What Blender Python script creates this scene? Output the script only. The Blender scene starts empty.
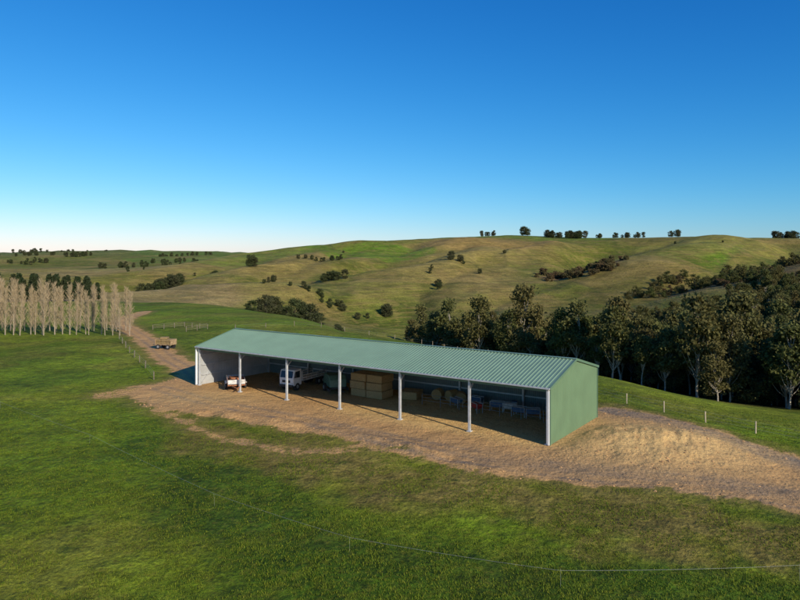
import bpy, math, random
import numpy as np
from mathutils import Vector, Matrix
random.seed(7); rng=np.random.default_rng(11)
scene=bpy.context.scene
scene.view_settings.view_transform='Standard'; scene.view_settings.look='None'
scene.view_settings.exposure=0; scene.view_settings.gamma=1

# ------------------------------------------------------------ noise helpers
_T=np.random.default_rng(3).random((256,256))
def vnoise(x,y):
    xi=np.floor(x).astype(int); yi=np.floor(y).astype(int)
    fx=x-xi; fy=y-yi; fx=fx*fx*fx*(fx*(fx*6-15)+10); fy=fy*fy*fy*(fy*(fy*6-15)+10)
    a=_T[xi&255,yi&255]; b=_T[(xi+1)&255,yi&255]; c=_T[xi&255,(yi+1)&255]; d=_T[(xi+1)&255,(yi+1)&255]
    return (a*(1-fx)+b*fx)*(1-fy)+(c*(1-fx)+d*fx)*fy
def fbm(x,y,wl,oct=4,gain=.5):
    s=0;a=1;t=0;f=1/wl
    for i in range(oct):
        s=s+a*(vnoise(x*f+17.3*i,y*f+5.1*i)*2-1); t+=a; a*=gain; f*=2.03
    return s/t
def sstep(a,b,v):
    t=np.clip((v-a)/(b-a),0,1); return t*t*(3-2*t)

# ------------------------------------------------------------ terrain
D=np.array([15,35,50,70,90,115,150,200,270,350,450,600,800,1100,1500,2200,3500,6000,10000.])
TB=np.array([-.92,-.615,-.46,-.31,-.154,0,.154,.31,.46,.615,.92])
Z=np.array([
[0,0,0,0,0,0,0,0,-1,-3,-5,-4,-1,4,10,20,40,50,30],
[0,0,0,0,0,0,0,0,-1,-3,-5,-4,-1,5,10,24,48,60,30],
[0,0,0,0,0,0,0,-.5,-1.5,-4,-6,-4,0,6,12,30,58,70,30],
[0,0,0,0,0,0,0,0,-1.5,-8,-10,4,10,12,18,34,56,70,30],
[0,0,0,0,0,0,0,-1.5,-9,-14,-7,10,28,36,32,30,40,50,30],
[0,0,0,0,0,0,-2,-13,-22,-20,-9,9,28,47,42,35,40,50,30],
[0,0,0,0,0,-.7,-8,-20,-26,-23,-11,8,29,55,50,40,40,50,30],
[0,0,0,0,-.6,-4,-12,-21,-25,-19,-7,11,30,54,50,40,40,50,30],
[0,0,0,-.6,-3,-8,-14,-20,-17,-6,4,17,36,57,52,42,40,50,30],
[0,0,-.3,-1.5,-5,-10,-16,-18,-8,3,10,23,40,52,50,42,40,50,30],
[0,0,-.5,-2.5,-6,-11,-16,-14,-4,6,15,28,44,55,54,44,40,50,30]],float)
def hermite(xk,yk,x):
    n=len(xk); d=np.diff(yk,axis=-1)/np.diff(xk)
    m=np.zeros_like(yk); m[...,0]=d[...,0]; m[...,-1]=d[...,-1]
    m[...,1:-1]=(d[...,1:]+d[...,:-1])/2
    same=(d[...,1:]*d[...,:-1])<=0
    m[...,1:-1]=np.where(same,m[...,1:-1]*.3,m[...,1:-1])
    i=np.clip(np.searchsorted(xk,x)-1,0,n-2); h=xk[i+1]-xk[i]; t=(x-xk[i])/h
    return ((2*t**3-3*t**2+1)*yk[...,i]+(t**3-2*t**2+t)*h*m[...,i]+(-2*t**3+3*t**2)*yk[...,i+1]+(t**3-t**2)*h*m[...,i+1])
LK=np.log(D); NL=500; NT=300
lg=np.linspace(LK[0],LK[-1],NL); tg=np.linspace(TB[0],TB[-1],NT)
G1=hermite(LK,Z,lg)
G=hermite(TB,G1.T.copy(),tg)
A=np.array([13.1,56.7]); B=np.array([-26.2,84.3])
XL=np.array([.818,-.575]); YL=np.array([.575,.818]); LEN=48.; WID=12.5
def shedloc(x,y):
    dx=x-B[0]; dy=y-B[1]
    return dx*XL[0]+dy*XL[1], dx*YL[0]+dy*YL[1]
def shed_dist(x,y):
    a,b=shedloc(x,y)
    ex=np.maximum(np.maximum(-a,a-LEN),0); ey=np.maximum(np.maximum(-b,b-WID),0)
    return np.hypot(ex,ey)
def polydist(x,y,poly):
    P=np.array(poly,float); n=len(P); d=np.full(x.shape,1e9); ins=np.zeros(x.shape,bool)
    for i in range(n):
        a=P[i]; b=P[(i+1)%n]; e=b-a
        t=np.clip(((x-a[0])*e[0]+(y-a[1])*e[1])/(e@e),0,1)
        d=np.minimum(d,np.hypot(x-a[0]-t*e[0],y-a[1]-t*e[1]))
        c=((a[1]>y)!=(b[1]>y)); xx=(b[0]-a[0])*(y-a[1])/(b[1]-a[1]+1e-12)+a[0]
        ins^=(c&(x<xx))
    return np.where(ins,d,-d)
def linedist(x,y,pts):
    P=np.array(pts,float); d=np.full(x.shape,1e9)
    for i in range(len(P)-1):
        a=P[i]; b=P[i+1]; e=b-a
        t=np.clip(((x-a[0])*e[0]+(y-a[1])*e[1])/(e@e),0,1)
        d=np.minimum(d,np.hypot(x-a[0]-t*e[0],y-a[1]-t*e[1]))
    return d
def smooth(pts,n=8):
    out=[]
    P=[np.array(p,float) for p in pts]; P=[2*P[0]-P[1]]+P+[2*P[-1]-P[-2]]
    for i in range(1,len(P)-2):
        for k in range(n):
            t=k/n; out.append(.5*((2*P[i])+(-P[i-1]+P[i+1])*t+(2*P[i-1]-5*P[i]+4*P[i+1]-P[i+2])*t*t+(-P[i-1]+3*P[i]-3*P[i+1]+P[i+2])*t**3))
    out.append(P[-2]); return out
GULLY=[(smooth([(20,900),(-12,760),(-40,600),(-60,470),(-50,380)],4),19,44),
       (smooth([(330,930),(270,800),(180,680),(120,560),(70,460),(30,380)],4),20,48),
       (smooth([(150,860),(105,740),(60,620),(10,500),(-10,400)],4),15,36),
       (smooth([(520,860),(430,720),(350,600),(250,520),(170,430)],4),16,48),
       (smooth([(-120,860),(-170,700),(-210,560),(-200,450)],4),13,46),
       (smooth([(-60,860),(-85,740),(-105,620),(-120,500)],4),12,32),
       (smooth([(260,880),(225,800),(190,740)],4),9,26),
       (smooth([(90,870),(60,780),(10,700),(-30,640)],4),9,26)]
def gully(x,y):
    z=np.zeros_like(x); m=(y>300)&(y<1050)
    if not m.any(): return z
    xx=x[m]+24*fbm(x[m],y[m],110,3); yy=y[m]; zz=np.zeros_like(xx)
    for pts,dep,w in GULLY:
        d=linedist(xx,yy,pts); zz=zz-dep*np.exp(-(d/w)**1.4)+dep*.45*np.exp(-((d-w*2.0)/(w*.9))**2)
    z[m]=zz*(1-sstep(820,980,yy))*sstep(330,460,yy); return z
def H(x,y):
    x=np.asarray(x,float); y=np.asarray(y,float)
    r=np.hypot(x,y); th=np.abs(np.arctan2(x,y)); lim=math.atan(.92)
    yy=np.where(th<lim,y,r*math.cos(lim)); yy=np.maximum(yy,15.01)
    t=np.where(th<lim,x/np.maximum(y,1e-3),np.sign(x)*.92); t=np.clip(t,-.92,.92)
    bl=sstep(math.pi*.5,math.pi,th); t=t*(1-bl)
    fi=np.clip((np.log(yy)-lg[0])/(lg[1]-lg[0]),0,NL-1.001); fj=np.clip((t-tg[0])/(tg[1]-tg[0]),0,NT-1.001)
    i=fi.astype(int); j=fj.astype(int); a=fi-i; b=fj-j
    z=(G[i,j]*(1-a)+G[i+1,j]*a)*(1-b)+(G[i,j+1]*(1-a)+G[i+1,j+1]*a)*b
    amp=sstep(260,600,r)
    n=fbm(x+400,y,330,4,.42)
    u=x*.86-y*.5; v=x*.5+y*.86; u=u+45*fbm(x,y,240,2)
    rid=1-np.abs(fbm(u+90,v*.42+300,170,3,.42))*2.3
    z=z+amp*(5*n+8*(rid-.55)*(1-.75*sstep(900,1060,r)))*(1-.35*sstep(1000,2500,r))
    z=z+amp*.9*fbm(x,y,38,3)*(1-sstep(1000,1500,r))
    z=z+gully(x,y)
    rf=1-np.abs(fbm(x+77,y*1.3,1100,3,.45))*2.2
    z=z+sstep(1000,1900,r)*(rf-.5)*(16+26*sstep(2200,4500,r))*np.where(x<0,1,.25+0*x)
    sd=shed_dist(x,y)
    pad=1-sstep(1.5,14,sd)
    z=z+(.16*fbm(x,y,14,3)+.35*fbm(x+50,y,60,2))*(1-pad)*sstep(20,40,r)
    z=z*(1-pad)
    hx,hy=21.8,57.4
    q=np.hypot((x-hx)/8,(y-hy)/6)
    z=z+1.05*np.exp(-q*q*1.6)*(1+.5*fbm(x,y,2.0,4,.6))*(sstep(0.3,2.5,sd))
    wd=linedist(x,y,WIND); z=z+.36*np.exp(-(wd/.8)**2)*(.6+1.2*fbm(x,y,2.2,3))
    return z
def h1(x,y): return float(H(np.array([x]),np.array([y]))[0])

YARD=[(-33.5,79.0),(-32,86.8),(-29.5,95),(-20,97.5),(21.6,69.4),(25.3,69.0),(29.2,62.4),(33.5,54.1),(37.8,48.8),(48,41),(40,33),
      (27,40.4),(23.7,43.9),(18.2,46.0),(12.1,47.4),(6.3,49.6),(2.2,53.4),(-2.2,57.0),(-10.2,62.0),(-19.6,67.6),(-27.2,71.6)]
WIND=smooth([(-24,70.5),(-14,66),(-4,60.2),(3,54.2),(7,50.2)],5)
LTRACK=smooth([(-27,88),(-31,96),(-37,105),(-42.5,115),(-51,131),(-62,150),(-75,175),(-84,215)])
RTRACK=smooth([(23,70),(27.3,65),(31,57),(34.5,49.5),(41,41),(50,33)])
SCAR=smooth([(-30,76),(-24,68),(-17,60.5),(-9,55.6),(-3.5,56.5),(1,55)])
MAINTRK=smooth([(-30,82),(-22,74.5),(-10,66),(2,57.0),(11,51.3),(21,48),(29,44.4),(38,39.5),(50,33)])
MAIN2=smooth([(-8,64),(3,54.6),(12,49.4),(22,45.8),(31,41.5),(44,36)])
FOREST=[(6,210),(21,165),(36,150),(45,131),(55,118),(69,110),(92,98),(200,120),(388,400),(246,370),(188,335),(147,325),(111,340),(70,360),(22,350),(2,290)]

def terrain():
    fine=np.radians(np.arange(-48,48.001,.1)); coarse=np.radians(np.arange(51,309.1,3)); ang=np.concatenate([fine,coarse])
    rr=[6.]
    while rr[-1]<10000: rr.append(rr[-1]*(1.010 if rr[-1]>24 and rr[-1]<1500 else 1.025))
    R=np.array(rr); na=len(ang); nr=len(R)
    RR,AA=np.meshgrid(R,ang,indexing='ij')
    x=(RR*np.sin(AA)).ravel(); y=(RR*np.cos(AA)).ravel()
    x=np.append(x,0); y=np.append(y,0)
    z=H(x,y)
    co=np.stack([x,y,z],1).astype(np.float32)
    i=np.arange(nr-1)[:,None]*na; j=np.arange(na)[None,:]; j2=(j+1)%na
    q=np.stack([i+j,i+na+j,i+na+j2,i+j2],-1).reshape(-1,4)[:,::-1]
    c=nr*na; tri=np.stack([np.arange(na),(np.arange(na)+1)%na,np.full(na,c)],1)
    me=bpy.data.meshes.new('terrain'); me.vertices.add(len(co)); me.vertices.foreach_set('co',co.ravel())
    nl=q.size+tri.size; me.loops.add(nl); me.loops.foreach_set('vertex_index',np.concatenate([q.ravel(),tri.ravel()]).astype(np.int32))
    me.polygons.add(len(q)+len(tri))
    ls=np.concatenate([np.arange(len(q))*4,len(q)*4+np.arange(len(tri))*3]).astype(np.int32)
    me.polygons.foreach_set('loop_start',ls)
    me.polygons.foreach_set('use_smooth',np.ones(len(q)+len(tri),bool))
    me.update(calc_edges=True); me.validate()
    r=np.hypot(x,y)
    lush=np.array([.115,.170,.008]); lush2=np.array([.170,.205,.014]); dark=np.array([.036,.080,.006])
    olive=np.array([.175,.150,.026]); brown=np.array([.26,.170,.060]); straw=np.array([.32,.24,.075]); hillg=np.array([.120,.155,.018])
    N=len(x); col=np.tile(lush,(N,1))
    def mix(c,f):
        nonlocal col
        f=np.clip(f,0,1)[:,None]; col=col*(1-f)+np.asarray(c)*f
    mix(lush2,sstep(-.15,.45,fbm(x,y,26,4)))
    mix(dark,.5*sstep(0,.5,fbm(x+99,y,18,4)))
    mix(olive,.45*sstep(.05,.4,fbm(x+31,y+9,11,4)))
    band=linedist(x,y,smooth([(-21,58),(-12,45),(-4,36),(6,31.5),(20,31),(30,33)]))+5*fbm(x,y,7,5,.6)
    mix(dark,.80*(1-sstep(1.5,6.0,band)))
    wor=linedist(x,y,smooth([(-17,61),(-5,51),(8,44),(20,39.5),(30,35)]))+5*fbm(x+7,y,6,5,.6)
    mix(olive,.85*(1-sstep(2,6.,wor)))
    mix(brown*.8,.45*(1-sstep(1.,4.5,wor+4*fbm(x+70,y,2.5,4))))
    far=sstep(250,420,r+40*fbm(x,y,120,3))
    pr=np.random.default_rng(21); S=np.stack([pr.uniform(-900,1100,90),pr.uniform(330,1500,90)],1)
    K=pr.choice(5,90,p=[.20,.26,.18,.16,.20]); wx=x+28*fbm(x,y,160,3); wy=(y+38*fbm(x+500,y,160,3))
    best=np.full(N,1e12); sec=np.full(N,1e12); kid=np.zeros(N,int)
    for s,k in zip(S,K):
        d=(wx-s[0])**2+((wy-s[1])*.75)**2; m=d<best; sec=np.where(m,best,np.minimum(sec,d)); best[m]=d[m]; kid[m]=k
    pc=np.array([hillg,olive*.5+hillg*.5,olive*.6+straw*.4,np.array([.10,.18,.012]),olive*.5+brown*.5])
    hc=pc[kid]
    f=far[:,None]; col=col*(1-f)+hc*f
    edge=(np.sqrt(sec)-np.sqrt(best))
    mix([.04,.05,.018],far*.55*(1-sstep(1.0,3.5,edge))*(1-sstep(1400,1600,r)))
    u=x*.86-y*.5+45*fbm(x,y,240,2); v=x*.5+y*.86
    rid=np.abs(fbm(u+90,v*.42+300,170,3,.42))*2.3
    gz=gully(x,y)
    mix(brown,far*.70*sstep(.0,.4,fbm(x*1.2+40,y*.8,110,6,.68)))
    mix(straw,far*.30*(1-sstep(.05,.35,rid))); mix(straw,far*.50*sstep(1.5,5,gz))
    mix(hillg*.6,far*.5*sstep(.45,.95,rid)); mix([.055,.085,.014],far*.75*sstep(4,13,-gz))  # hollows and gullies darkened: valley shade put into the ground colour
    mix(hillg*.7,far*.7*sstep(.05,.4,fbm(x+700,y*.7,95,6,.68)))
    e=((x+30)/75)**2+((y-820)/90)**2+.5*fbm(x,y,90,3); mix([.10,.19,.012],far*.85*(1-sstep(.7,.95,e)))
    e=((x-210)/190)**2+((y-1040)/60)**2+.5*fbm(x,y,90,3); mix([.09,.16,.015],far*.8*(1-sstep(.7,.9,e)))
    e=((x+165)/70)**2+((y-380)/80)**2+.5*fbm(x,y,60,3); mix([.30,.21,.09],.8*(1-sstep(.6,1.1,e)))
    e=((x+330)/90)**2+((y-800)/130)**2+.5*fbm(x,y,60,3); mix([.28,.21,.09],.6*(1-sstep(.6,1.1,e)))
    e=((x-120)/110)**2+((y-880)/100)**2+.5*fbm(x,y,70,4); mix([.33,.20,.07],.65*(1-sstep(.5,1.1,e)))
    e=((x-390)/130)**2+((y-800)/130)**2+.5*fbm(x,y,70,4); mix([.29,.25,.05],.6*(1-sstep(.5,1.1,e)))
    e=((x+120)/70)**2+((y-640)/90)**2+.5*fbm(x,y,60,4); mix([.28,.20,.06],.6*(1-sstep(.5,1.1,e)))
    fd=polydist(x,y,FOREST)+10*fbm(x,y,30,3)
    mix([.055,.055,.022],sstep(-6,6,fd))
    e=((x-290)/120)**2+((y-440)/85)**2+.5*fbm(x,y,40,4); mix([.13,.085,.035],.9*(1-sstep(.6,1.1,e)))
    e=((x-168)/38)**2+((y-600)/26)**2+.5*fbm(x,y,30,4); mix([.14,.08,.045],.9*(1-sstep(.6,1.1,e)))
    mix([.10,.14,.075],.4*sstep(1400,4500,r))  # slight aerial haze put into the ground colour, growing with distance
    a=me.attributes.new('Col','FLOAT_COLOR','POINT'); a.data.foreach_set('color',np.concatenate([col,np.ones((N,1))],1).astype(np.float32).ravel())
    a=me.attributes.new('rough_hill','FLOAT','POINT'); a.data.foreach_set('value',(far*(1-sstep(1600,2600,r))).astype(np.float32))
    yd=polydist(x,y,YARD)
    dirt=yd
    dirt=np.maximum(dirt,2.4-linedist(x,y,LTRACK)); dirt=np.maximum(dirt,2.2-linedist(x,y,RTRACK))
    dirt=np.maximum(dirt,.4-linedist(x,y,SCAR)); dirt=np.maximum(dirt,2.0-linedist(x,y,[(-31,84),(-35,79)]))
    dirt=dirt+.9*fbm(x,y,3.5,3)
    a=me.attributes.new('dirt','FLOAT','POINT'); a.data.foreach_set('value',dirt.astype(np.float32))
    d1=linedist(x,y,MAINTRK); d2=linedist(x,y,MAIN2); d3=linedist(x,y,RTRACK); d4=linedist(x,y,LTRACK)
    g=np.zeros(N)
    for d in (d1,d2): g=np.maximum(g,np.exp(-((d-.95)/.36)**2))
    g=np.maximum(g,.75*np.exp(-(d1/2.2)**2)*sstep(0,12,x+2))
    g=np.maximum(g,.9*(1-sstep(1.2,2.3,d3))); g=np.maximum(g,.6*np.exp(-((d4-.9)/.4)**2))
    g=g*(.7+.6*fbm(x,y,5,3))
    a=me.attributes.new('gravel','FLOAT','POINT'); a.data.foreach_set('value',np.clip(g,0,1).astype(np.float32))
    la,lb=shedloc(x,y)
    hay=sstep(19,27,la)*(1-sstep(47,48,la))*sstep(-3.0,.3,lb+.8*fbm(x,y,2.5,3))*(1-sstep(12.4,12.6,lb))
    hay=np.maximum(hay,1.0*np.exp(-(np.hypot((x-22.5)/8.8,(y-56.8)/6.6)**2)**1.5))
    hay=np.maximum(hay,.6*np.exp(-(np.hypot((x+22)/8.,(y-77)/4.5)**2)))
    a=me.attributes.new('hay','FLOAT','POINT'); a.data.foreach_set('value',np.clip(hay,0,1).astype(np.float32))
    ob=bpy.data.objects.new('terrain',me); scene.collection.objects.link(ob); return ob

# ------------------------------------------------------------ material helpers
class NT_:
    def __init__(s,name):
        s.m=bpy.data.materials.new(name); s.m.use_nodes=True; s.t=s.m.node_tree; s.b=s.t.nodes['Principled BSDF']
    def n(s,typ,**kw):
        nd=s.t.nodes.new(typ)
        for k,v in kw.items():
            if isinstance(k,str) and hasattr(nd,k): setattr(nd,k,v)
            else: nd.inputs[k].default_value=v
        return nd
    def l(s,a,b): s.t.links.new(a,b)
    def noise(s,scale,detail=4,rough=.55,vec=None):
        nd=s.t.nodes.new('ShaderNodeTexNoise'); nd.inputs['Scale'].default_value=scale; nd.inputs['Detail'].default_value=detail; nd.inputs['Roughness'].default_value=rough
        if vec is not None: s.l(vec,nd.inputs['Vector'])
        return nd.outputs['Fac']
    def math(s,op,a,b=None,clamp=False):
        nd=s.t.nodes.new('ShaderNodeMath'); nd.operation=op; nd.use_clamp=clamp
        for i,v in enumerate((a,b)):
            if v is None: continue
            if isinstance(v,(int,float)): nd.inputs[i].default_value=v
            else: s.l(v,nd.inputs[i])
        return nd.outputs[0]
    def rng(s,v,a,b,c=0,d=1,smooth=True):
        nd=s.t.nodes.new('ShaderNodeMapRange'); 
        if smooth: nd.interpolation_type='SMOOTHSTEP'
        s.l(v,nd.inputs[0])
        for i,q in enumerate((a,b,c,d)): nd.inputs[i+1].default_value=q
        return nd.outputs[0]
    def mix(s,f,a,b,mode='MIX'):
        nd=s.t.nodes.new('ShaderNodeMix'); nd.data_type='RGBA'; nd.blend_type=mode
        for i,v in ((0,f),(6,a),(7,b)):
            if isinstance(v,(int,float)): nd.inputs[i].default_value=v
            elif isinstance(v,tuple): nd.inputs[i].default_value=(*v,1) if len(v)==3 else v
            else: s.l(v,nd.inputs[i])
        return nd.outputs[2]
    def attr(s,name): 
        nd=s.t.nodes.new('ShaderNodeAttribute'); nd.attribute_name=name; return nd
    def bump(s,h,dist,strength=1):
        nd=s.t.nodes.new('ShaderNodeBump'); nd.inputs['Distance'].default_value=dist; nd.inputs['Strength'].default_value=strength
        s.l(h,nd.inputs['Height']); s.l(nd.outputs[0],s.b.inputs['Normal'])
def plain(name,col,rough=.6,metal=0.,var=.2,scale=3.,bump=0):
    k=NT_(name); tc=k.n('ShaderNodeTexCoord').outputs['Object']
    f=k.noise(scale,5,.6,tc)
    c=tuple(col); lo=tuple(v*(1-var) for v in c); hi=tuple(min(1,v*(1+var)) for v in c)
    k.l(k.mix(k.rng(f,.3,.7),lo,hi),k.b.inputs['Base Color'])
    k.b.inputs['Roughness'].default_value=rough; k.b.inputs['Metallic'].default_value=metal
    if bump: k.bump(f,bump)
    return k.m

def ground_mat():
    k=NT_('pasture_and_earth'); tc=k.n('ShaderNodeTexCoord').outputs['Object']
    col=k.attr('Col').outputs['Color']; hill=k.attr('rough_hill').outputs['Fac']
    nA=k.noise(.12,5,.6,tc); nB=k.noise(.9,6,.7,tc); nC=k.noise(4.5,5,.7,tc); nD=k.noise(.035,7,.68,tc); nE=k.noise(16,3,.7,tc)
    v=k.math('MULTIPLY',k.rng(nA,.3,.7,.78,1.22),k.rng(nB,.3,.7,.62,1.38))
    v=k.math('MULTIPLY',v,k.rng(nC,.3,.7,.58,1.42)); v=k.math('MULTIPLY',v,k.rng(nD,.3,.7,.70,1.30))
    v=k.math('MULTIPLY',v,k.rng(nE,.3,.7,.76,1.24))
    vc=k.t.nodes.new('ShaderNodeCombineColor'); 
    for i in range(3): k.l(v,vc.inputs[i])
    g=k.mix(1.0,col,vc.outputs[0],'MULTIPLY')
    fl=k.math('MULTIPLY',k.rng(k.noise(1.7,7,.8,tc),.50,.66),.48)
    g=k.mix(fl,g,(.24,.205,.03))
    fl2=k.math('MULTIPLY',k.rng(k.noise(.55,7,.75,tc),.54,.66),.6)
    g=k.mix(fl2,g,(.040,.080,.006))
    fl3=k.math('MULTIPLY',k.rng(k.noise(.30,7,.78,tc),.53,.64),.35)
    g=k.mix(fl3,g,(.20,.23,.018))
    # stock terraces and rough grazing on the hill faces: bands that follow the contour
    mp=k.n('ShaderNodeMapping'); mp.inputs['Scale'].default_value=(.018,.018,.75); k.l(tc,mp.inputs[0])
    ter_=k.noise(1.0,5,.7,mp.outputs[0])
    g=k.mix(k.math('MULTIPLY',k.math('MULTIPLY',k.rng(ter_,.50,.62),.50),hill),g,(.20,.145,.050))
    g=k.mix(k.math('MULTIPLY',k.math('MULTIPLY',k.rng(ter_,.50,.38),.35),hill),g,(.055,.075,.016))
    g=k.mix(k.math('MULTIPLY',k.math('MULTIPLY',k.rng(k.noise(.075,8,.75,tc),.50,.62),.55),hill),g,(.25,.185,.060))
    g=k.mix(k.math('MULTIPLY',k.math('MULTIPLY',k.rng(k.noise(.11,8,.8,tc),.58,.66),.7),hill),g,(.045,.060,.016))
    e=k.mix(k.rng(k.noise(.5,6,.7,tc),.3,.7),(.56,.31,.115),(.39,.205,.080))
    e=k.mix(k.rng(k.noise(7,5,.7,tc),.35,.7),e,(.64,.40,.17))
    e=k.mix(k.math('MULTIPLY',k.rng(k.noise(2.2,5,.7,tc),.53,.68),.6),e,(.20,.115,.055))
    gv=k.mix(k.rng(k.noise(5,5,.75,tc),.35,.65),(.13,.10,.075),(.32,.25,.18))
    gf=k.math('MULTIPLY',k.attr('gravel').outputs['Fac'],k.rng(k.noise(.8,5,.65,tc),.25,.6,.5,1.15),True)
    e=k.mix(gf,e,gv)
    hy=k.mix(k.rng(k.noise(6,6,.8,tc),.3,.7),(.54,.33,.12),(.82,.56,.23))
    hf=k.math('MULTIPLY',k.attr('hay').outputs['Fac'],k.rng(k.noise(.9,6,.7,tc),.3,.6,.35,1.),True)
    e=k.mix(hf,e,hy)
    dn=k.math('ADD',k.attr('dirt').outputs['Fac'],k.math('MULTIPLY',k.math('SUBTRACT',k.noise(.45,7,.75,tc),.5),6.0))
    df=k.rng(dn,-.35,.45)
    fr=k.mix(k.math('MULTIPLY',k.rng(dn,-2.6,0),.65),g,(.24,.18,.05))
    k.l(k.mix(df,fr,e),k.b.inputs['Base Color'])
    k.b.inputs['Roughness'].default_value=.95; k.b.inputs['Specular IOR Level'].default_value=.12
    hgt=k.math('ADD',k.math('MULTIPLY',nB,.34),k.math('ADD',k.math('MULTIPLY',nC,.14),k.math('MULTIPLY',nE,.05)))
    hgt=k.math('ADD',hgt,k.math('MULTIPLY',nD,2.6)); hgt=k.math('ADD',hgt,k.math('MULTIPLY',nA,.8))
    hgt=k.math('ADD',hgt,k.math('MULTIPLY',k.math('MULTIPLY',ter_,hill),2.5))
    k.bump(hgt,1.0,.85)
    return k.m

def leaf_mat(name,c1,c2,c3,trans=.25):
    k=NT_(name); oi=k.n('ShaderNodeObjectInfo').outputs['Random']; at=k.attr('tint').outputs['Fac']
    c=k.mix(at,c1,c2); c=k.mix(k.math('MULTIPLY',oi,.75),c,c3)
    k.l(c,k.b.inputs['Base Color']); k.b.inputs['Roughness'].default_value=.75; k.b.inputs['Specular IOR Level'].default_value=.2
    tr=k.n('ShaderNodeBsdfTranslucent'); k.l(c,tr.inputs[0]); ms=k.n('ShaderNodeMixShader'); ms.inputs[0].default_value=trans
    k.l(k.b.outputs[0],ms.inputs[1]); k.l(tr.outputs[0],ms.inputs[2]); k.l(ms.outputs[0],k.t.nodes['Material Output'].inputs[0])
    return k.m

# ------------------------------------------------------------ mesh builder
class MB:
    def __init__(s): s.v=[]; s.f=[]
    def add(s,vs,fs):
        o=len(s.v); s.v+= [tuple(p) for p in vs]; s.f+=[tuple(o+i for i in f) for f in fs]
    def box(s,c,sz,rz=0):
        x,y,z=[q/2 for q in sz]; M=Matrix.Rotation(rz,3,'Z'); C=Vector(c)
        vs=[C+M@Vector(p) for p in [(-x,-y,-z),(x,-y,-z),(x,y,-z),(-x,y,-z),(-x,-y,z),(x,-y,z),(x,y,z),(-x,y,z)]]
        s.add(vs,[(0,3,2,1),(4,5,6,7),(0,1,5,4),(1,2,6,5),(2,3,7,6),(3,0,4,7)])
    def beam(s,p,q,w,h):
        p=Vector(p); q=Vector(q); d=(q-p).normalized(); up=Vector((0,0,1)) if abs(d.z)<.95 else Vector((0,1,0))
        a=d.cross(up).normalized()*w/2; b=a.cross(d).normalized()*h/2
        vs=[p-a-b,p+a-b,p+a+b,p-a+b,q-a-b,q+a-b,q+a+b,q-a+b]
        s.add(vs,[(0,1,2,3),(7,6,5,4),(0,4,5,1),(1,5,6,2),(2,6,7,3),(3,7,4,0)])
    def tube(s,p,q,r0,r1,n=8,cap=True):
        p=Vector(p); q=Vector(q); d=(q-p).normalized(); up=Vector((0,0,1)) if abs(d.z)<.95 else Vector((0,1,0))
        a=d.cross(up).normalized(); b=d.cross(a).normalized(); vs=[]
        for c,r in ((p,r0),(q,r1)):
            for i in range(n): t=2*math.pi*i/n; vs.append(c+(a*math.cos(t)+b*math.sin(t))*r)
        fs=[(i,(i+1)%n,n+(i+1)%n,n+i) for i in range(n)]
        if cap: fs+=[tuple(range(n))[::-1],tuple(range(n,2*n))]
        s.add(vs,fs)
    def prism(s,prof,y0,y1,taper=None):
        n=len(prof); vs=[(x,y0,z) for x,z in prof]+[(x,y1,z) for x,z in prof]
        s.add(vs,[tuple(range(n)),tuple(range(2*n-1,n-1,-1))]+[(i,n+i,n+(i+1)%n,(i+1)%n) for i in range(n)])
    def obj(s,name,mat,parent=None,bevel=0,smooth=False,loc=None):
        me=bpy.data.meshes.new(name); me.from_pydata(s.v,[],s.f); me.materials.append(mat); me.update()
        if smooth: me.polygons.foreach_set('use_smooth',[True]*len(me.polygons))
        o=bpy.data.objects.new(name,me); scene.collection.objects.link(o)
        if parent: o.parent=parent
        if loc: o.location=loc
        if bevel:
            b=o.modifiers.new('b','BEVEL'); b.width=bevel; b.segments=2; b.limit_method='ANGLE'
        return o
def empty(name,loc=(0,0,0),rz=0):
    e=bpy.data.objects.new(name,None); e.location=loc; e.rotation_euler=(0,0,rz); scene.collection.objects.link(e); e.empty_display_size=.5; return e

ter=terrain(); ter.data.materials.append(ground_mat())

# ------------------------------------------------------------ shed
M_roof=plain('green_steel_roof',(.185,.285,.190),.42,0,.06,.5)
M_wall=plain('green_steel_wall',(.122,.200,.105),.5,0,.06,.5)
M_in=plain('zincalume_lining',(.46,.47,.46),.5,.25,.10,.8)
M_inroof=plain('roof_foil',(.30,.32,.31),.5,.2,.06,.8)
M_galv=plain('galvanised_steel',(.55,.56,.56),.45,.3,.12,2)
M_white=plain('white_painted_metal',(.78,.78,.76),.4,0,.05,2)
M_trim=plain('green_trim',(.11,.19,.12),.45,0,.05,2)
ang=math.atan2(-.575,.818)
shed=empty('farm_shed',(B[0],B[1],0),ang)
RZ0,RZR,RZ1=5.10,6.75,5.30; YR=6.25; OV=.30
def roofz(y):
    return RZ0+(RZR-RZ0)*y/YR if y<=YR else RZR+(RZ1-RZR)*(y-YR)/(WID-YR)
def profile(a,b,pitch=.30,dep=.035,top=.10,sl=.03):
    pts=[]; s=a
    while s<b-1e-6:
        for ds,d in ((0,0),(pitch-top-2*sl,0),(pitch-top-sl,dep),(pitch-sl,dep)):
            if s+ds<b: pts.append((s+ds,d))
        s+=pitch
    pts.append((b,0)); return pts
def sheet_roof(off,mat,name,x0,x1,y0,y1):
    m=MB()
    for (ya,yb) in ((y0,YR),(YR,y1)):
        P=profile(x0,x1,.38,.05,.09,.03); vs=[]
        for x,d in P: vs.append((x,ya,roofz(ya)+d+off)); vs.append((x,yb,roofz(yb)+d+off))
        m.add(vs,[(2*i,2*i+2,2*i+3,2*i+1) for i in range(len(P)-1)])
    return m.obj(name,mat,shed)
sheet_roof(.02,M_roof,'roof',-.12,LEN+.12,-OV,WID+.15)
sheet_roof(-.04,M_inroof,'roof_lining',.05,LEN-.05,-.1,WID)
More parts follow.
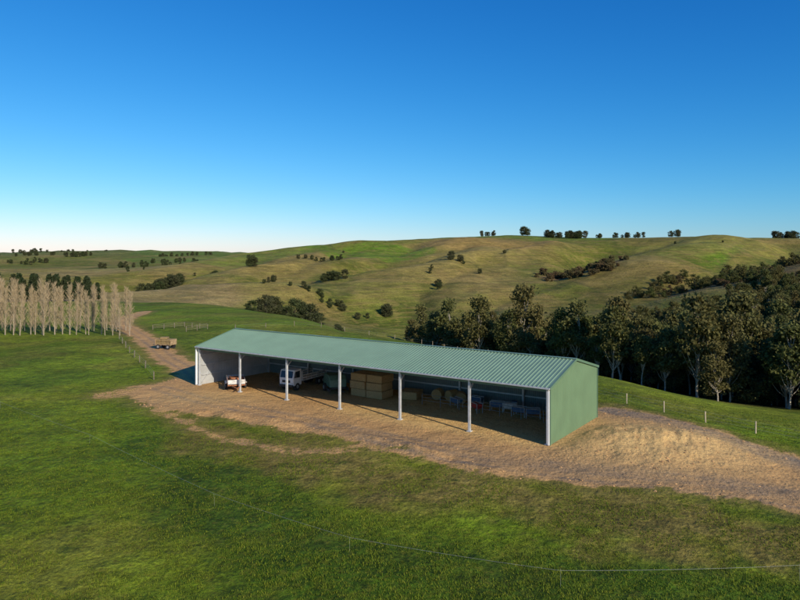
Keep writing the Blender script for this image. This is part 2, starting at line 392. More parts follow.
def endwall(x,sgn,mat,name,dep=.03):
    m=MB(); P=profile(0.02,WID-.02,.25,dep,.09,.03); vs=[]
    for y,d in P: vs.append((x+sgn*d,y,.02)); vs.append((x+sgn*d,y,roofz(y)-.03))
    f=[(2*i,2*i+2,2*i+3,2*i+1) for i in range(len(P)-1)]
    m.add(vs,f); return m.obj(name,mat,shed)
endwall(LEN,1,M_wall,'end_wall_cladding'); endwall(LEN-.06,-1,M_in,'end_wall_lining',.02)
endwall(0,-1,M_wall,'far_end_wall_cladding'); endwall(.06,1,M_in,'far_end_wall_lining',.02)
def rear(y,sgn,mat,name):
    m=MB(); P=profile(0.08,LEN-.08,.25,.03,.09,.03); vs=[]
    for x,d in P: vs.append((x,y+sgn*d,.02)); vs.append((x,y+sgn*d,roofz(WID)-.06))
    m.add(vs,[(2*i,2*i+2,2*i+3,2*i+1) for i in range(len(P)-1)]); return m.obj(name,mat,shed)
M_inrear=plain('shaded_rear_lining',(.16,.20,.19),.5,.1,.08,.8)  # darker than the end linings: interior shade is put into this colour
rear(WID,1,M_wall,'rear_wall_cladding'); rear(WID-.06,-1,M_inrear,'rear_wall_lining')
posts=MB(); raf=MB()
for i in range(7):
    x=i*8.; 
    if i==0: x=.22
    if i==6: x=LEN-.22
    for dy in (-.10,.10): posts.box((x,.05+dy,2.5),(.20,.025,5.0))
    posts.box((x,.05,2.5),(.025,.172,5.0))
    posts.box((x,.05,.06),(.42,.42,.10))
    xr=x
    raf.box((xr,WID-.32,2.55),(.2,.25,5.1))
    raf.beam((xr,.0,roofz(0)-.28),(xr,YR,roofz(YR)-.28),.16,.30)
    raf.beam((xr,YR,roofz(YR)-.28),(xr,WID-.3,roofz(WID)-.28),.16,.30)
    raf.beam((xr,.2,roofz(0)-1.1),(xr,1.6,roofz(1.6)-.35),.1,.1)
    raf.beam((xr,WID-.4,roofz(WID)-1.1),(xr,WID-1.8,roofz(WID-1.8)-.35),.1,.1)
posts.obj('posts',M_galv,shed); raf.obj('rafters',M_galv,shed)
g=MB()
for z in (1.3,2.6,3.9,4.8): g.box((LEN/2,WID-.13,z),(LEN-.5,.12,.16))
for y in (.9,2.3,3.7,5.1,7.4,8.8,10.2,11.6): g.box((LEN/2,y,roofz(y)-.09),(LEN-.3,.07,.09))
for z in (1.3,2.6,3.9):
    for x in (.16,LEN-.16): g.box((x,YR,z),(.12,WID-.9,.14))
# diagonal rod bracing on the end walls
for x in (.26,LEN-.26): g.beam((x,.4,.3),(x,6.1,5.9),.05,.05); g.beam((x,12.1,.3),(x,6.4,5.9),.05,.05)
g.obj('girts_and_purlins',M_galv,shed)
e=MB(); e.box((LEN/2,.05,RZ0-.32),(LEN-.7,.12,.28)); e.obj('eave_beam',M_trim,shed)
gt=MB(); gt.box((LEN/2,-OV-.08,RZ0-.10),(LEN+.3,.14,.13)); gt.obj('gutter',M_galv,shed,.01)
rc=MB(); rc.beam((-.14,YR,RZR+.085),(LEN+.14,YR,RZR+.085),.34,.035); rc.obj('ridge_cap',M_roof,shed)
bg=MB()
for x in (-.16,LEN+.16):
    bg.beam((x,-OV,roofz(-OV)-.02),(x,YR,roofz(YR)-.0),.05,.22); bg.beam((x,YR,roofz(YR)),(x,WID+.15,roofz(WID+.15)-.02),.05,.22)
bg.box((LEN+.055,.0,2.5),(.06,.14,5.0)); bg.box((LEN+.055,WID,2.55),(.06,.14,5.1)); 
bg.obj('barge_and_corner_flashing',M_trim,shed)
dp=MB()
for x in (-.12,LEN-.02):
    dp.box((x,-.22,2.45),(.14,.11,4.75)); dp.beam((x,-.22,4.80),(x,-OV-.06,4.98),.12,.10)
dp.obj('downpipes',M_white,shed,.012)
ws=MB(); ws.beam((-.14,-.05,4.9),(-.14,-.05,.1),.05,.2); ws.obj('front_corner_flashing',M_white,shed)

def SL(a,b): return (B[0]+a*XL[0]+b*YL[0],B[1]+a*XL[1]+b*YL[1])

# ------------------------------------------------------------ vehicles
M_tyre=plain('tyre_rubber',(.025,.025,.025),.9); M_glass=plain('window_glass',(.03,.04,.05),.12,0,.1); M_rim=plain('wheel_rim',(.45,.45,.44),.5,.5)
M_rust=plain('rusty_orange_steel',(.36,.14,.06),.8,0,.45,5); M_tan=plain('tan_paint',(.34,.23,.12),.7,0,.3)
M_offw=plain('weathered_white_paint',(.58,.56,.52),.55,0,.25,4)
M_black=plain('black_plastic',(.03,.03,.03),.6); M_red=plain('red_paint',(.45,.04,.03),.45); M_blue=plain('blue_plastic',(.05,.12,.22),.4); M_wood=plain('weathered_timber',(.20,.16,.115),.85,0,.3,5)
M_lamp=plain('headlamp_lens',(.7,.7,.68),.15)
def wheels(m,rims,xs,hw,r,w):
    for x in xs:
        for s in (-1,1):
            m.tube((x,s*(hw-w),r),(x,s*hw,r),r,r,18); rims.tube((x,s*(hw-w*.5),r),(x,s*(hw+.012),r),r*.55,r*.5,12)
def truck(name,x,y,rz,body,deck,load=None):
    z=h1(x,y); e=empty(name,(x,y,z+.02),rz)
    m=MB(); m.prism([(3.6,.6),(3.65,1.5),(3.35,2.55),(2.0,2.62),(1.95,.6)],-1.1,1.1); m.obj('cab_body',body,e,.09)
    g=MB(); g.prism([(3.45,1.6),(3.22,2.35),(2.35,2.38),(2.35,1.55)],-1.112,1.112); g.obj('side_windows',M_glass,e)
    g=MB(); g.add([(3.665,-.95,1.6),(3.665,.95,1.6),(3.44,.92,2.4),(3.44,-.92,2.4)],[(0,1,2,3)]); g.obj('windscreen',M_glass,e)
    b=MB(); b.box((3.66,0,.62),(.2,2.1,.28)); b.box((3.67,0,1.15),(.04,1.2,.3)); b.box((0,0,.85),(6.4,.8,.25))
    for s in(-1,1): b.box((3.4,s*1.28,1.9),(.08,.2,.4))
    b.obj('bumper_grille_chassis',M_black,e)
    l=MB()
    for s in(-1,1): l.box((3.67,s*.85,.95),(.05,.3,.2))
    l.obj('headlamps',M_lamp,e)
    t=MB(); t.box((-.75,0,1.08),(5.2,2.3,.14)); t.box((1.8,0,1.65),(.07,2.3,1.05))
    for xx in (-3.3,-2.2,-1.1,0,1.0):
        for s in(-1,1): t.box((xx,s*1.12,1.45),(.07,.05,.65))
    for s in(-1,1):
        for zz in (1.4,1.7): t.box((-.8,s*1.155,zz),(5.0,.03,.14))
    t.obj('deck',deck,e)
    w=MB(); r=MB(); wheels(w,r,(2.8,-1.7,-2.6),1.1,.46,.3); w.obj('tyres',M_tyre,e); r.obj('wheel_rims',M_rim,e)
    return e
def hmat(name='hay',k1=1.):
    k=NT_(name); tc=k.n('ShaderNodeTexCoord').outputs['Object']; mp=k.n('ShaderNodeMapping'); mp.inputs['Scale'].default_value=(3,3,16); k.l(tc,mp.inputs[0])
    f=k.noise(2.5,7,.75,mp.outputs[0]); k.l(k.mix(k.rng(f,.3,.7),(.28*k1,.17*k1,.06*k1),(.66*k1,.47*k1,.21*k1)),k.b.inputs['Base Color']); k.b.inputs['Roughness'].default_value=.95; k.bump(f,.08); return k.m
M_hay=hmat(); M_hayd=hmat('weathered_hay',.6)
ax,ay=SL(11.6,7.6); truck('flatbed_truck',ax,ay,ang-math.radians(84),M_white,M_offw)
ax,ay=SL(5.4,1.6); e=empty('flat_trailer',(ax,ay,h1(ax,ay)+.02),ang-math.radians(38))
m=MB(); m.box((0,0,.74),(4.8,2.1,.10)); m.beam((2.4,-.6,.70),(3.9,0,.6),.09,.12); m.beam((2.4,.6,.70),(3.9,0,.6),.09,.12)
for x in (-2.3,-1.15,0,1.15,2.3):
    for s in(-1,1): m.box((x,s*1.02,1.05),(.06,.05,.55))
for s in(-1,1):
    m.box((0,s*1.06,.95),(4.8,.03,.12))
m.obj('deck_and_drawbar',M_rust,e)
m=MB()
for s in(-1,1): m.box((0,s*1.06,1.22),(4.8,.03,.24)); m.box((0,s*1.2,.80),(1.9,.28,.05)); 
m.box((2.38,0,1.15),(.05,2.05,.55)); m.box((-2.38,0,1.05),(.05,2.05,.35)); m.obj('side_boards_and_mudguards',M_offw,e,.01)
w=MB(); r=MB(); wheels(w,r,(-.45,.45),1.3,.36,.22); w.obj('tyres',M_tyre,e); r.obj('wheel_rims',M_offw,e)
m=MB(); m.box((-1.0,.1,1.0),(1.5,1.5,.42),.1); m.box((.7,-.2,.98),(1.1,.9,.36),-.2); m.box((.8,.3,1.28),(.7,.5,.2),.3); m.obj('crates',M_rust,e,.03)
e=empty('hay_cart',(-42.5,118,h1(-42.5,118)+.02),math.radians(165))
m=MB(); m.box((0,0,.8),(3.2,1.9,.12)); m.beam((1.6,-.4,.75),(2.8,0,.6),.08,.1); m.beam((1.6,.4,.75),(2.8,0,.6),.08,.1)
m.box((-1.57,0,1.3),(.06,1.9,.9)); m.box((1.57,0,1.3),(.06,1.9,.9)); m.obj('deck_and_end_gates',M_tan,e,.015)
m=MB()
for i in range(3):
    for j in range(2): m.box((-1.03+i*1.03,random.uniform(-.06,.06),1.08+j*.46),(.96,1.6+.12*j,.44),random.uniform(-.07,.07))
m.box((.2,.1,1.95),(1.3,1.2,.36),.3)
m.obj('hay_load',M_hayd,e,.07)
w=MB(); r=MB(); wheels(w,r,(-1.0,1.0),.95,.42,.24); w.obj('tyres',M_tyre,e); r.obj('wheel_rims',M_rim,e)
def stack(name,a,b,nx,ny,nz,rz=0):
    ax,ay=SL(a,b); e=empty(name,(ax,ay,.01),ang+rz); m=MB()
    for k in range(nz):
        for i in range(nx-(1 if k==nz-1 and nx>2 else 0)):
            for j in range(ny):
                m.box(((i-(nx-1)/2)*2.35+random.uniform(-.1,.1),(j-(ny-1)/2)*1.25+random.uniform(-.08,.08),.46+k*.92),(2.26,1.18,.88),random.uniform(-.04,.04))
    m.obj('bales',M_hay,e,.07)
stack('hay_bale_stack',22.6,7.6,2,2,3); stack('hay_bale_stack',27.0,9.4,1,2,1,.2)
def round_bale(a,b,r=.62,rz=0):
    ax,ay=SL(a,b); e=empty('round_hay_bale',(ax,ay,r),ang+rz); m=MB(); m.tube((0,-.6,0),(0,.6,0),r,r,28); m.obj('bale',M_hay,e,.05,)
for a,b,rz in ((30,10.6,.2),(31.7,10.9,-.3),(33.2,10.4,.5)): round_bale(a,b,.62,rz)
ax,ay=SL(17.0,7.4); e=empty('hay_baler',(ax,ay,.02),ang-math.radians(35))
m=MB(); m.prism([(-1.9,.7),(-1.9,1.5),(-1.2,2.1),(.9,2.1),(1.5,1.6),(1.6,.7)],-1.05,1.05); m.obj('hood',plain('faded_green_paint',(.10,.19,.13),.5),e,.08)
m=MB(); m.box((0,0,.62),(3.6,1.8,.18)); m.beam((1.6,0,.6),(3.6,.2,.5),.14,.14); 
for s in (-1,1): m.box((1.2,s*1.15,.45),(1.0,.25,.3))
m.obj('chassis_and_drawbar',M_black,e)
w=MB(); r=MB(); wheels(w,r,(-.5,),1.35,.48,.28); w.obj('tyres',M_tyre,e); r.obj('wheel_rims',M_rim,e)
def feeder(a,b,mat,rz):
    ax,ay=SL(a,b); e=empty('calf_feeder',(ax,ay,.02),ang+rz); m=MB()
    m.prism([(-.75,.95),(-.75,.75),(-.55,.45),(.55,.45),(.75,.75),(.75,.95)],-.3,.3); m.obj('tub',mat,e,.04)
    f=MB()
    for x in(-.7,.7):
        for y in(-.34,.34): f.beam((x,y,0),(x,y,1.05),.05,.05)
    for y in(-.34,.34): f.beam((-.72,y,1.02),(.72,y,1.02),.05,.05)
    f.obj('frame',M_galv,e)
cols=[M_blue,M_blue,M_red,M_blue,M_offw,M_blue,M_blue,M_red,M_blue]
for i in range(9): feeder(33.8+i*1.5,8.3+1.1*math.sin(i*2.1)+(.9 if i%2 else 0),cols[i],random.uniform(-.6,.6))
def drum(a,b,mat):
    ax,ay=SL(a,b); e=empty('plastic_drum',(ax,ay,.01),0); m=MB(); m.tube((0,0,0),(0,0,.9),.29,.29,20)
    for z in (.3,.6,.86): m.tube((0,0,z-.02),(0,0,z+.02),.305,.305,20)
    m.obj('barrel',mat,e,.02)
for a,b in ((34.5,11.2),(35.3,11.4),(44.2,10.8),(45,11.2),(39.4,11.2)): drum(a,b,M_blue)
e=empty('pen_rail_fence',(B[0],B[1],0),ang); m=MB()
for x in np.arange(30,47.1,2.4): m.beam((x,7.2,0),(x,7.2,1.2),.05,.05)
for z in (.5,.85,1.18): m.beam((30,7.2,z),(46.8,7.2,z),.03,.035)
m.obj('rails',plain('dull_pipe',(.22,.22,.21),.6,.3),e)
m=MB()
for i in range(6500):
    a=random.uniform(22,47.2); b=random.uniform(-1.8,11.5)
    if random.random()>(.35+.65*math.exp(-((b-4)/4)**2)): continue
    x,y=SL(a,b); t=random.uniform(0,6.28); l=random.uniform(.08,.28); w_=.02; hz_=random.uniform(.01,.07)
    dx,dy=math.cos(t)*l,math.sin(t)*l; nx,ny=-math.sin(t)*w_,math.cos(t)*w_; z=.012
    m.add([(x-nx,y-ny,z),(x+nx,y+ny,z),(x+dx,y+dy,z+hz_)],[(0,1,2)])
m.obj('loose_straw',plain('straw_stalks',(.68,.48,.20),.9,0,.3),None)
m=MB()
for i in range(3600):
    x=random.uniform(-32,40); y=random.uniform(36,92)
    if shed_dist(np.array([x]),np.array([y]))[0]<.5: continue
    d=polydist(np.array([x]),np.array([y]),YARD)[0]
    if d<-.6 or random.random()>(.9 if d<1.6 or math.hypot(x-21,y-57)<7 else .25): continue
    s=random.uniform(.03,.13)*(1.6 if random.random()<.1 else 1); z=h1(x,y)
    vs=[]
    for p in ((1,0,0),(0,1,0),(-1,0,0),(0,-1,0),(0,0,.8),(0,0,-.5)): vs.append((x+p[0]*s*random.uniform(.6,1.3),y+p[1]*s*random.uniform(.6,1.3),z+p[2]*s))
    m.add(vs,[(0,1,4),(1,2,4),(2,3,4),(3,0,4),(1,0,5),(2,1,5),(3,2,5),(0,3,5)])
m.obj('earth_clods',plain('clod_earth',(.38,.22,.095),.95,0,.35,1.5),None)

# ------------------------------------------------------------ fences
M_wire=plain('fence_wire',(.36,.36,.33),.4,.2,.05)
def fence(name,pts,h=1.1,post=(.10,.10),wires=(.3,.6,.9),wr=.008,matp=None,rail=None,step=None,sag=0):
    e=empty(name,(pts[0][0],pts[0][1],0)); ox,oy=pts[0][0],pts[0][1]
    P=[]
    for i in range(len(pts)-1):
        a=np.array(pts[i],float); b=np.array(pts[i+1],float); n=max(1,int(np.hypot(*(b-a))/step)) if step else 1
        for k in range(n): P.append(a+(b-a)*k/n)
    P.append(np.array(pts[-1],float)); zz=H(np.array([p[0] for p in P]),np.array([p[1] for p in P]))
    m=MB(); w=MB()
    for p,z in zip(P,zz):
        l=random.uniform(-.06,.06); m.beam((p[0]-ox,p[1]-oy,z-.1),(p[0]-ox+l,p[1]-oy+l*.5,z+h*random.uniform(.9,1.05)),*post)
    for i in range(len(P)-1):
        for q in wires:
            a=Vector((P[i][0]-ox,P[i][1]-oy,zz[i]+q)); b=Vector((P[i+1][0]-ox,P[i+1][1]-oy,zz[i+1]+q))
            if rail: w.beam(a,b,.04,rail)
            elif sag:
                pr=a
                for k in range(1,7):
                    t=k/6; c=a.lerp(b,t); c.z-=sag*4*t*(1-t); w.tube(pr,c,wr,wr,4,False); pr=c
            else: w.tube(a,b,wr,wr,4,False)
    m.obj('posts',matp or M_wood,e); w.obj('rails' if rail else 'wires',M_wood if rail else M_wire,e)
fence('electric_fence',[(-62,84),(-43.7,71),(-27.6,57.8),(-12.3,43.1),(-2.8,36.1),(8,32.4),(20.3,33),(36,37)],.85,(.011,.011),(.8,),.005,plain('fibreglass_post',(.20,.22,.15),.5),sag=.08)
fence('post_and_wire_fence',[(20.5,84),(26,74.5),(31.5,67),(38,60),(46,52),(56,43)],1.2,(.11,.11),(.4,.75,1.1),.006,plain('treated_pine_post',(.40,.33,.22),.85),step=4.2)
fence('post_and_wire_fence',[(-57,132),(-47,113),(-38,97),(-33.5,88.5)],1.15,(.10,.10),(.4,.75,1.05),.006,step=5.5)
fence('timber_yard_fence',[(-57,150),(-52,157),(-45,152),(-48,146)],1.3,(.10,.10),(.5,.85,1.2),rail=.045,step=2.4,matp=M_wood)
fence('post_and_wire_fence',[(-38,150),(-20,165),(5,150),(16,118)],1.2,(.12,.12),(.5,1.0),.006,step=6)

# ------------------------------------------------------------ trees
def quads_obj(name,C,size,tint,mats,wood,tall=1.,keep=None):
    n=len(C); a=rng.normal(size=(n,3)); a/=np.linalg.norm(a,axis=1)[:,None]
    b=np.cross(a,rng.normal(size=(n,3))); b/=np.linalg.norm(b,axis=1)[:,None]; sz=size*rng.uniform(.5,1.25,(n,1))
    a=a*sz*tall; b=b*sz
    V=np.stack([C-a-b*.5,C+a*.2-b,C+a+b*.4,C-a*.1+b],1).reshape(-1,3)
    o=len(wood.v); vs=wood.v+[tuple(v) for v in V]; fs=wood.f+[(o+4*i,o+4*i+1,o+4*i+2,o+4*i+3) for i in range(n)]
    me=bpy.data.meshes.new(name); me.from_pydata(vs,[],fs)
    for m in mats: me.materials.append(m)
    mi=np.zeros(len(fs),np.int32); mi[len(wood.f):]=1; me.polygons.foreach_set('material_index',mi)
    at=me.attributes.new('tint','FLOAT','POINT'); tv=np.zeros(len(vs),np.float32); tv[o:]=np.repeat(tint,4); at.data.foreach_set('value',tv); me.update()
    return me
def eucalypt(seed,h=16,nc=20,nl=150,base=.38,spread=.26,lsize=.27,cr=.09,mats=None):
    r=random.Random(seed); w=MB(); C=[];T=[]
    p=Vector((0,0,-.5)); top=Vector((r.uniform(-.6,.6),r.uniform(-.6,.6),h*.72)); seg=6; rad=h*.014; tr=[p]
    for i in range(1,seg+1):
        t=i/seg; tr.append(Vector((top.x*t+r.uniform(-.25,.25),top.y*t+r.uniform(-.25,.25),-.5+(top.z+.5)*t)))
    for i in range(seg): w.tube(tr[i],tr[i+1],rad*(1-.8*i/seg),rad*(1-.8*(i+1)/seg),6,False)
    for c in range(nc):
        t=r.random(); z=h*(base+(1-base-.05)*t); mr=h*spread*math.sin(math.pi*min(1,.22+.72*t))**.8
        a=r.uniform(0,6.283); q=mr*math.sqrt(r.uniform(.08,1)); cc=Vector((math.cos(a)*q+top.x*.6,math.sin(a)*q+top.y*.6,z))
        tb=min(.98,max(.25,(z/h-.22)/.72)); fi=tb*seg; i=min(seg-1,int(fi)); st=tr[i].lerp(tr[i+1],fi-i)
        mid=st.lerp(cc,.55)+Vector((0,0,-.03*h)); w.tube(st,mid,rad*.38,rad*.25,5,False); w.tube(mid,cc,rad*.25,rad*.1,5,False)
        R=h*cr*r.uniform(.6,1.35); n=int(nl*(R/(h*cr))**2)
        d=rng.normal(size=(n,3)); d/=np.linalg.norm(d,axis=1)[:,None]; d*=(rng.uniform(.1,1.35,(n,1))**.75)*R; d[:,2]*=.75; d[:,2]+=.1*R
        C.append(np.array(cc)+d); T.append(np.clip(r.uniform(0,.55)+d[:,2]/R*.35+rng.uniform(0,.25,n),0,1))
    return quads_obj('eucalypt_%d'%seed,np.concatenate(C),lsize,np.concatenate(T).astype(np.float32),mats,w)
M_bark=plain('gum_bark',(.34,.29,.22),.9,0,.3,3); M_dbark=plain('dark_bark',(.10,.08,.06),.9)
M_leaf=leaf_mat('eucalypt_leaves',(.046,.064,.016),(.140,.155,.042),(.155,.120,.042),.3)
M_pine=leaf_mat('pine_needles',(.016,.034,.012),(.045,.070,.022),(.04,.05,.02),.1)
M_scrub=leaf_mat('scrub_foliage',(.085,.052,.026),(.16,.10,.048),(.11,.11,.038))
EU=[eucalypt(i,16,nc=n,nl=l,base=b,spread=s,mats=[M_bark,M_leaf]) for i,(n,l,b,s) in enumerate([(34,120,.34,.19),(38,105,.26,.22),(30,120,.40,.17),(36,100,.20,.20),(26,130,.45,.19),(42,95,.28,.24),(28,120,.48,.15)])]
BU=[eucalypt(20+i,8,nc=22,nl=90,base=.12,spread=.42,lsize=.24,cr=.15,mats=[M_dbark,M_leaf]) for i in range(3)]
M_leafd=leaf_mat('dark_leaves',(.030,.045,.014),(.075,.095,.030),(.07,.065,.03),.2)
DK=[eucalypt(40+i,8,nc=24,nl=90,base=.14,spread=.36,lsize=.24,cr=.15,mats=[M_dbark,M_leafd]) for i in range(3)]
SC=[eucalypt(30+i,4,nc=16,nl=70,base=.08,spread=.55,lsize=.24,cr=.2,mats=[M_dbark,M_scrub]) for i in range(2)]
def pine(seed,h=15):
    r=random.Random(seed); w=MB(); w.tube((0,0,-.4),(0,0,h*.95),h*.02,h*.004,6,False); C=[];T=[]
    for k in range(26):
        z=h*(.12+.86*k/26); R=(1-z/h)**.75*h*.26+.3
        for j in range(6):
            a=r.uniform(0,6.28); tip=np.array([math.cos(a)*R,math.sin(a)*R,z+R*.15]); st=np.array([0,0,z]); n=22
            w.tube(st,tip,.05,.015,3,False); t=rng.uniform(.15,1,(n,1)); C.append(st+(tip-st)*t+rng.normal(size=(n,3))*.28); T.append(np.full(n,r.random())*.7+rng.uniform(0,.3,n))
    return quads_obj('pine_%d'%seed,np.concatenate(C),.30,np.concatenate(T).astype(np.float32),[M_dbark,M_pine],w)
PI=[pine(1),pine(2)]
def put(me,x,y,s,parent,name='tree',sz=None,z=None,dz=-.1):
    o=bpy.data.objects.new(name,me); scene.collection.objects.link(o); zz=h1(x,y) if z is None else z
    o.location=(x,y,zz+dz); o.rotation_euler=(random.uniform(-.05,.05),random.uniform(-.05,.05),random.uniform(0,6.283)); o.scale=(s*random.uniform(.9,1.15),s*random.uniform(.9,1.15),s*(sz or 1))
    if parent: o.parent=parent
    return o
fo=empty('eucalyptus_forest')
fx=rng.uniform(0,390,30000); fy=rng.uniform(95,420,30000)
ok=(polydist(fx,fy,FOREST)>0)&(fx/fy<.98); fx=fx[ok]; fy=fy[ok]; fz=H(fx,fy); dens=fbm(fx,fy,35,3)
grid={}; cnt=0
for x,y,z,dn in zip(fx,fy,fz,dens):
    md=3.0 if y<190 else 4.0
    if dn<-.3: md*=1.4
    k=(int(x//6),int(y//6)); bad=False
    for i in(-1,0,1):
        for j in(-1,0,1):
            for q in grid.get((k[0]+i,k[1]+j),()):
                if (q[0]-x)**2+(q[1]-y)**2<md*md: bad=True
    if bad: continue
    grid.setdefault(k,[]).append((x,y)); cnt+=1
    u=random.random()
    edge=1-.38*min(1,max(0,(y-230)/110))
    if u<.25: put(random.choice(BU),x,y,random.uniform(.45,.95)*edge,fo,'understorey',z=z)
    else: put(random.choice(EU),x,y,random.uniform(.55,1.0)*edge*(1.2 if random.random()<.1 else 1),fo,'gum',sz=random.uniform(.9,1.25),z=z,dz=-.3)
print('forest',cnt)
s1=empty('hillside_scrub')
for i in range(760):
    a=random.uniform(0,6.28); q=math.sqrt(random.random()); x=285+130*q*math.cos(a); y=432+92*q*math.sin(a)
    if float(fbm(np.array([x]),np.array([y]),45,3)[0])<-.18: continue
    put(random.choice(SC+BU[:2]),x,y,random.uniform(.5,1.2)*(1 if random.random()<.8 else 1.5)*.8,s1,'shrub')
for i in range(70):
    a=random.uniform(0,6.28); q=math.sqrt(random.random()); x=168+34*q*math.cos(a)+14*math.sin(i); y=600+44*q*math.sin(a)
    put(random.choice(SC),x,y,random.uniform(.6,1.8),s1,'shrub')
ht=empty('hillside_trees')
def clump(n,x0,x1,y0,y1,hh,src=DK,base=8.,par=None):
    for i in range(n):
        x=random.uniform(x0,x1); y=random.uniform(y0,y1); put(random.choice(src),x,y,random.uniform(.7,1.2)*hh/base,par or ht)
clump(3,-139,-134,598,604,10); clump(14,-122,-62,690,715,5); clump(7,-66,-48,552,570,8); clump(18,-92,-20,425,440,4.5)
clump(3,-10,-6,446,452,8); clump(3,28,40,515,530,6); clump(3,44,60,640,660,8); clump(5,20,75,560,700,5); clump(10,-60,-15,255,275,5)
clump(9,-48,-30,225,245,7); clump(6,-75,-50,300,330,4)
clump(6,122,155,1040,1075,8); clump(3,198,206,1040,1075,13); clump(26,240,300,1040,1075,11); clump(16,320,410,1030,1075,8); clump(3,440,450,1030,1070,11); clump(12,600,640,1030,1070,12)
clump(22,-204,-172,500,540,9); clump(5,-190,-160,640,660,7); clump(8,-420,-330,850,900,8); clump(8,-480,-300,1050,1120,8)
clump(14,-900,-780,1400,1500,10); clump(10,-560,-480,1400,1450,10); clump(26,-1300,-1000,2100,2250,14); clump(16,-800,-620,2100,2200,14); clump(30,-2000,-1500,3300,3500,20); clump(18,-1200,-900,3300,3500,20)
clump(6,-100,400,650,900,4); clump(5,-350,-180,600,720,5)
pn=empty('pine_windbreak')
for i in range(46): put(random.choice(PI),-225+i*1.75+random.uniform(-1,1),300+i*.3+random.uniform(-6,6),random.uniform(.75,1.15)*(1-.3*i/46),pn,'pine')

M_twig=leaf_mat('poplar_twigs',(.36,.27,.15),(.55,.42,.25),(.44,.33,.18),.15)
M_pbark=plain('poplar_bark',(.32,.26,.18),.9)
def poplar(seed,h=14):
    r=random.Random(seed); w=MB(); w.tube((0,0,-.3),(0,0,h*.5),.15,.09,6,False); w.tube((0,0,h*.5),(0,0,h*.97),.09,.02,5,False)
    V=[];F=[];T=[]
    def twig(p,q,wd,t):
        d=(q-p); a=d.cross(Vector((r.uniform(-1,1),r.uniform(-1,1),.1))).normalized()*wd; o=len(V); V.extend([p-a,p+a,q]); F.append((o,o+1,o+2)); T.extend([t]*3)
    for b in range(90):
        zf=(.07+.85*(b/90)**.9); z=h*zf; a=r.uniform(0,6.28); L=h*.20*(1.15-.8*zf)*r.uniform(.7,1.25); out=L*r.uniform(.35,.62)
        p=Vector((0,0,z)); q=Vector((math.cos(a)*out,math.sin(a)*out,z+L)); w.tube(p,q,.03,.008,3,False)
        t0=r.random()
        for k in range(20):
            s=r.uniform(.15,1); c=p.lerp(q,s); l=r.uniform(.4,1.15); e=c+Vector((r.uniform(-.5,.5)*l,r.uniform(-.5,.5)*l,l*r.uniform(.4,1)))
            twig(c,e,.019,min(1,t0*.6+r.random()*.4))
    o=len(w.v); vs=w.v+[tuple(v) for v in V]; fs=w.f+[tuple(o+i for i in f) for f in F]
    me=bpy.data.meshes.new('poplar'); me.from_pydata(vs,[],fs); me.materials.append(M_pbark); me.materials.append(M_twig)
    mi=np.zeros(len(fs),np.int32); mi[len(w.f):]=1; me.polygons.foreach_set('material_index',mi)
    at=me.attributes.new('tint','FLOAT','POINT'); tv=np.zeros(len(vs),np.float32); tv[o:]=T; at.data.foreach_set('value',tv); me.update(); return me
PO=[poplar(i) for i in range(5)]
for i in range(28):
    t=i/27; x=-104+46*t+random.uniform(-.5,.5); y=146-7*t+random.uniform(-1,1)
    put(random.choice(PO),x,y,random.uniform(.76,1.04)*(1.0-.30*t),None,'poplar_tree')
for i in range(26):
    t=i/25; put(random.choice(PO),-110+48*t+random.uniform(-.8,.8),153-5*t+random.uniform(-1,1),random.uniform(.8,1.05)*(1-.25*t),None,'poplar_tree')

# ------------------------------------------------------------ grass tufts (one object)
def tufts(n=150000):
    th=rng.uniform(-.78,.78,n); r=28*np.exp(rng.random(n)**.8*math.log(95/28.)); x=r*np.sin(th); y=r*np.cos(th)
    d=polydist(x,y,YARD); d=np.maximum(d,2-linedist(x,y,LTRACK)); d=np.maximum(d,2-linedist(x,y,RTRACK)); dn=fbm(x,y,2.2,3)
    ok=(d+1.5*fbm(x,y,3,3)<-.3)&(dn>-.22); x=x[ok];y=y[ok]; dn=dn[ok]; z=H(x,y); n=len(x)
    V=np.zeros((n,3,3,3))
    for b in range(3):
        a=rng.uniform(0,6.28,n); hh=rng.uniform(.03,.10,n)*(1+1.2*np.clip(dn,0,1)); w=rng.uniform(.010,.026,n); lean=rng.uniform(0,.09,n); o=rng.normal(size=(n,2))*.05
        ca,sa=np.cos(a),np.sin(a)
        bx=x+o[:,0]; by=y+o[:,1]
        V[:,b,0]=np.stack([bx-sa*w,by+ca*w,z-.02],1); V[:,b,1]=np.stack([bx+sa*w,by-ca*w,z-.02],1); V[:,b,2]=np.stack([bx+ca*lean,by+sa*lean,z+hh],1)
    N=n*3; me=bpy.data.meshes.new('grass_tufts'); me.vertices.add(N*3); me.vertices.foreach_set('co',V.reshape(-1).astype(np.float32))
    me.loops.add(N*3); me.loops.foreach_set('vertex_index',np.arange(N*3,dtype=np.int32)); me.polygons.add(N); me.polygons.foreach_set('loop_start',np.arange(N,dtype=np.int32)*3)
    at=me.attributes.new('tint','FLOAT','POINT'); at.data.foreach_set('value',np.repeat(rng.random(n),9).astype(np.float32)); me.update(calc_edges=True)
    k=NT_('grass_blades'); c=k.mix(k.attr('tint').outputs['Fac'],(.05,.10,.006),(.175,.195,.018)); k.l(c,k.b.inputs['Base Color']); k.b.inputs['Roughness'].default_value=.85; k.b.inputs['Specular IOR Level'].default_value=.15
    me.materials.append(k.m); o=bpy.data.objects.new('grass_tufts',me); scene.collection.objects.link(o)
tufts()

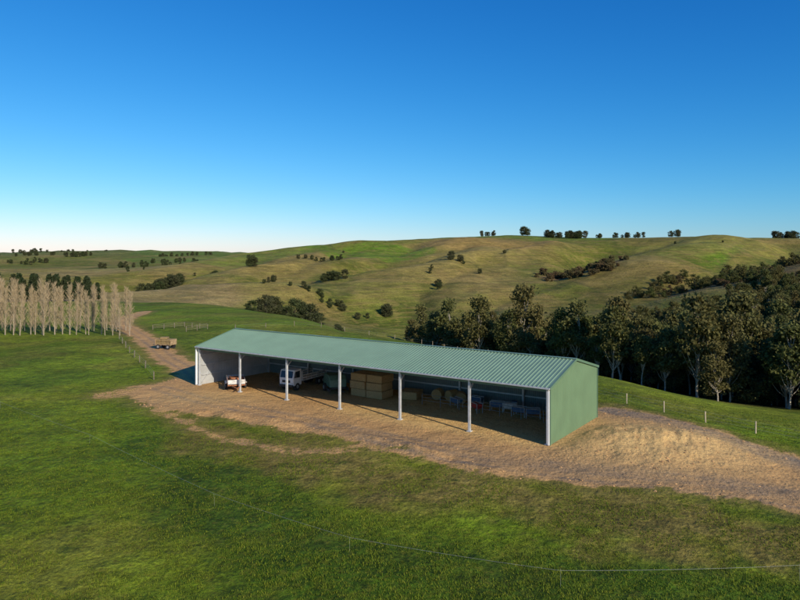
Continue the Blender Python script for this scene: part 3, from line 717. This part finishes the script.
# ------------------------------------------------------------ light, sky, camera
EL=math.radians(25); hz=Vector((.60,-.80)).normalized()
sd=Vector((hz.x*math.cos(EL),hz.y*math.cos(EL),math.sin(EL)))
sun=bpy.data.lights.new('sun','SUN'); sun.energy=5.0; sun.angle=math.radians(.53); sun.color=(1,.90,.74)
so=bpy.data.objects.new('sun',sun); so.rotation_euler=(-sd).to_track_quat('-Z','Y').to_euler(); so.location=(60,-80,60); scene.collection.objects.link(so)
w=bpy.data.worlds.new('World'); scene.world=w; w.use_nodes=True; nt=w.node_tree; bgn=nt.nodes['Background']
sk=nt.nodes.new('ShaderNodeTexSky'); sk.sky_type='NISHITA'; sk.sun_disc=False; sk.sun_elevation=EL; sk.sun_rotation=math.atan2(hz.x,hz.y)
sk.altitude=200; sk.air_density=1.0; sk.dust_density=.3; sk.ozone_density=2.0
# colour response of the clear winter sky (deeper blue), same everywhere and for every ray
sep=nt.nodes.new('ShaderNodeSeparateColor'); com=nt.nodes.new('ShaderNodeCombineColor'); nt.links.new(sk.outputs[0],sep.inputs[0])
for i,(pw,gn) in enumerate(((2.2,1.12),(1.22,1.02),(.86,1.25))):
    a=nt.nodes.new('ShaderNodeMath'); a.operation='MULTIPLY'; a.inputs[1].default_value=.1; nt.links.new(sep.outputs[i],a.inputs[0])
    b=nt.nodes.new('ShaderNodeMath'); b.operation='POWER'; b.inputs[1].default_value=pw; nt.links.new(a.outputs[0],b.inputs[0])
    c=nt.nodes.new('ShaderNodeMath'); c.operation='MULTIPLY'; c.inputs[1].default_value=gn*10; nt.links.new(b.outputs[0],c.inputs[0]); nt.links.new(c.outputs[0],com.inputs[i])
nt.links.new(com.outputs[0],bgn.inputs[0]); bgn.inputs[1].default_value=.10
cam=bpy.data.cameras.new('camera'); cam.lens=29.25; cam.sensor_width=36; cam.shift_y=-39/800; cam.clip_end=20000; cam.clip_start=.5
co=bpy.data.objects.new('camera',cam); co.location=(0,0,16.1); co.rotation_euler=(math.radians(90),0,0); scene.collection.objects.link(co); scene.camera=co
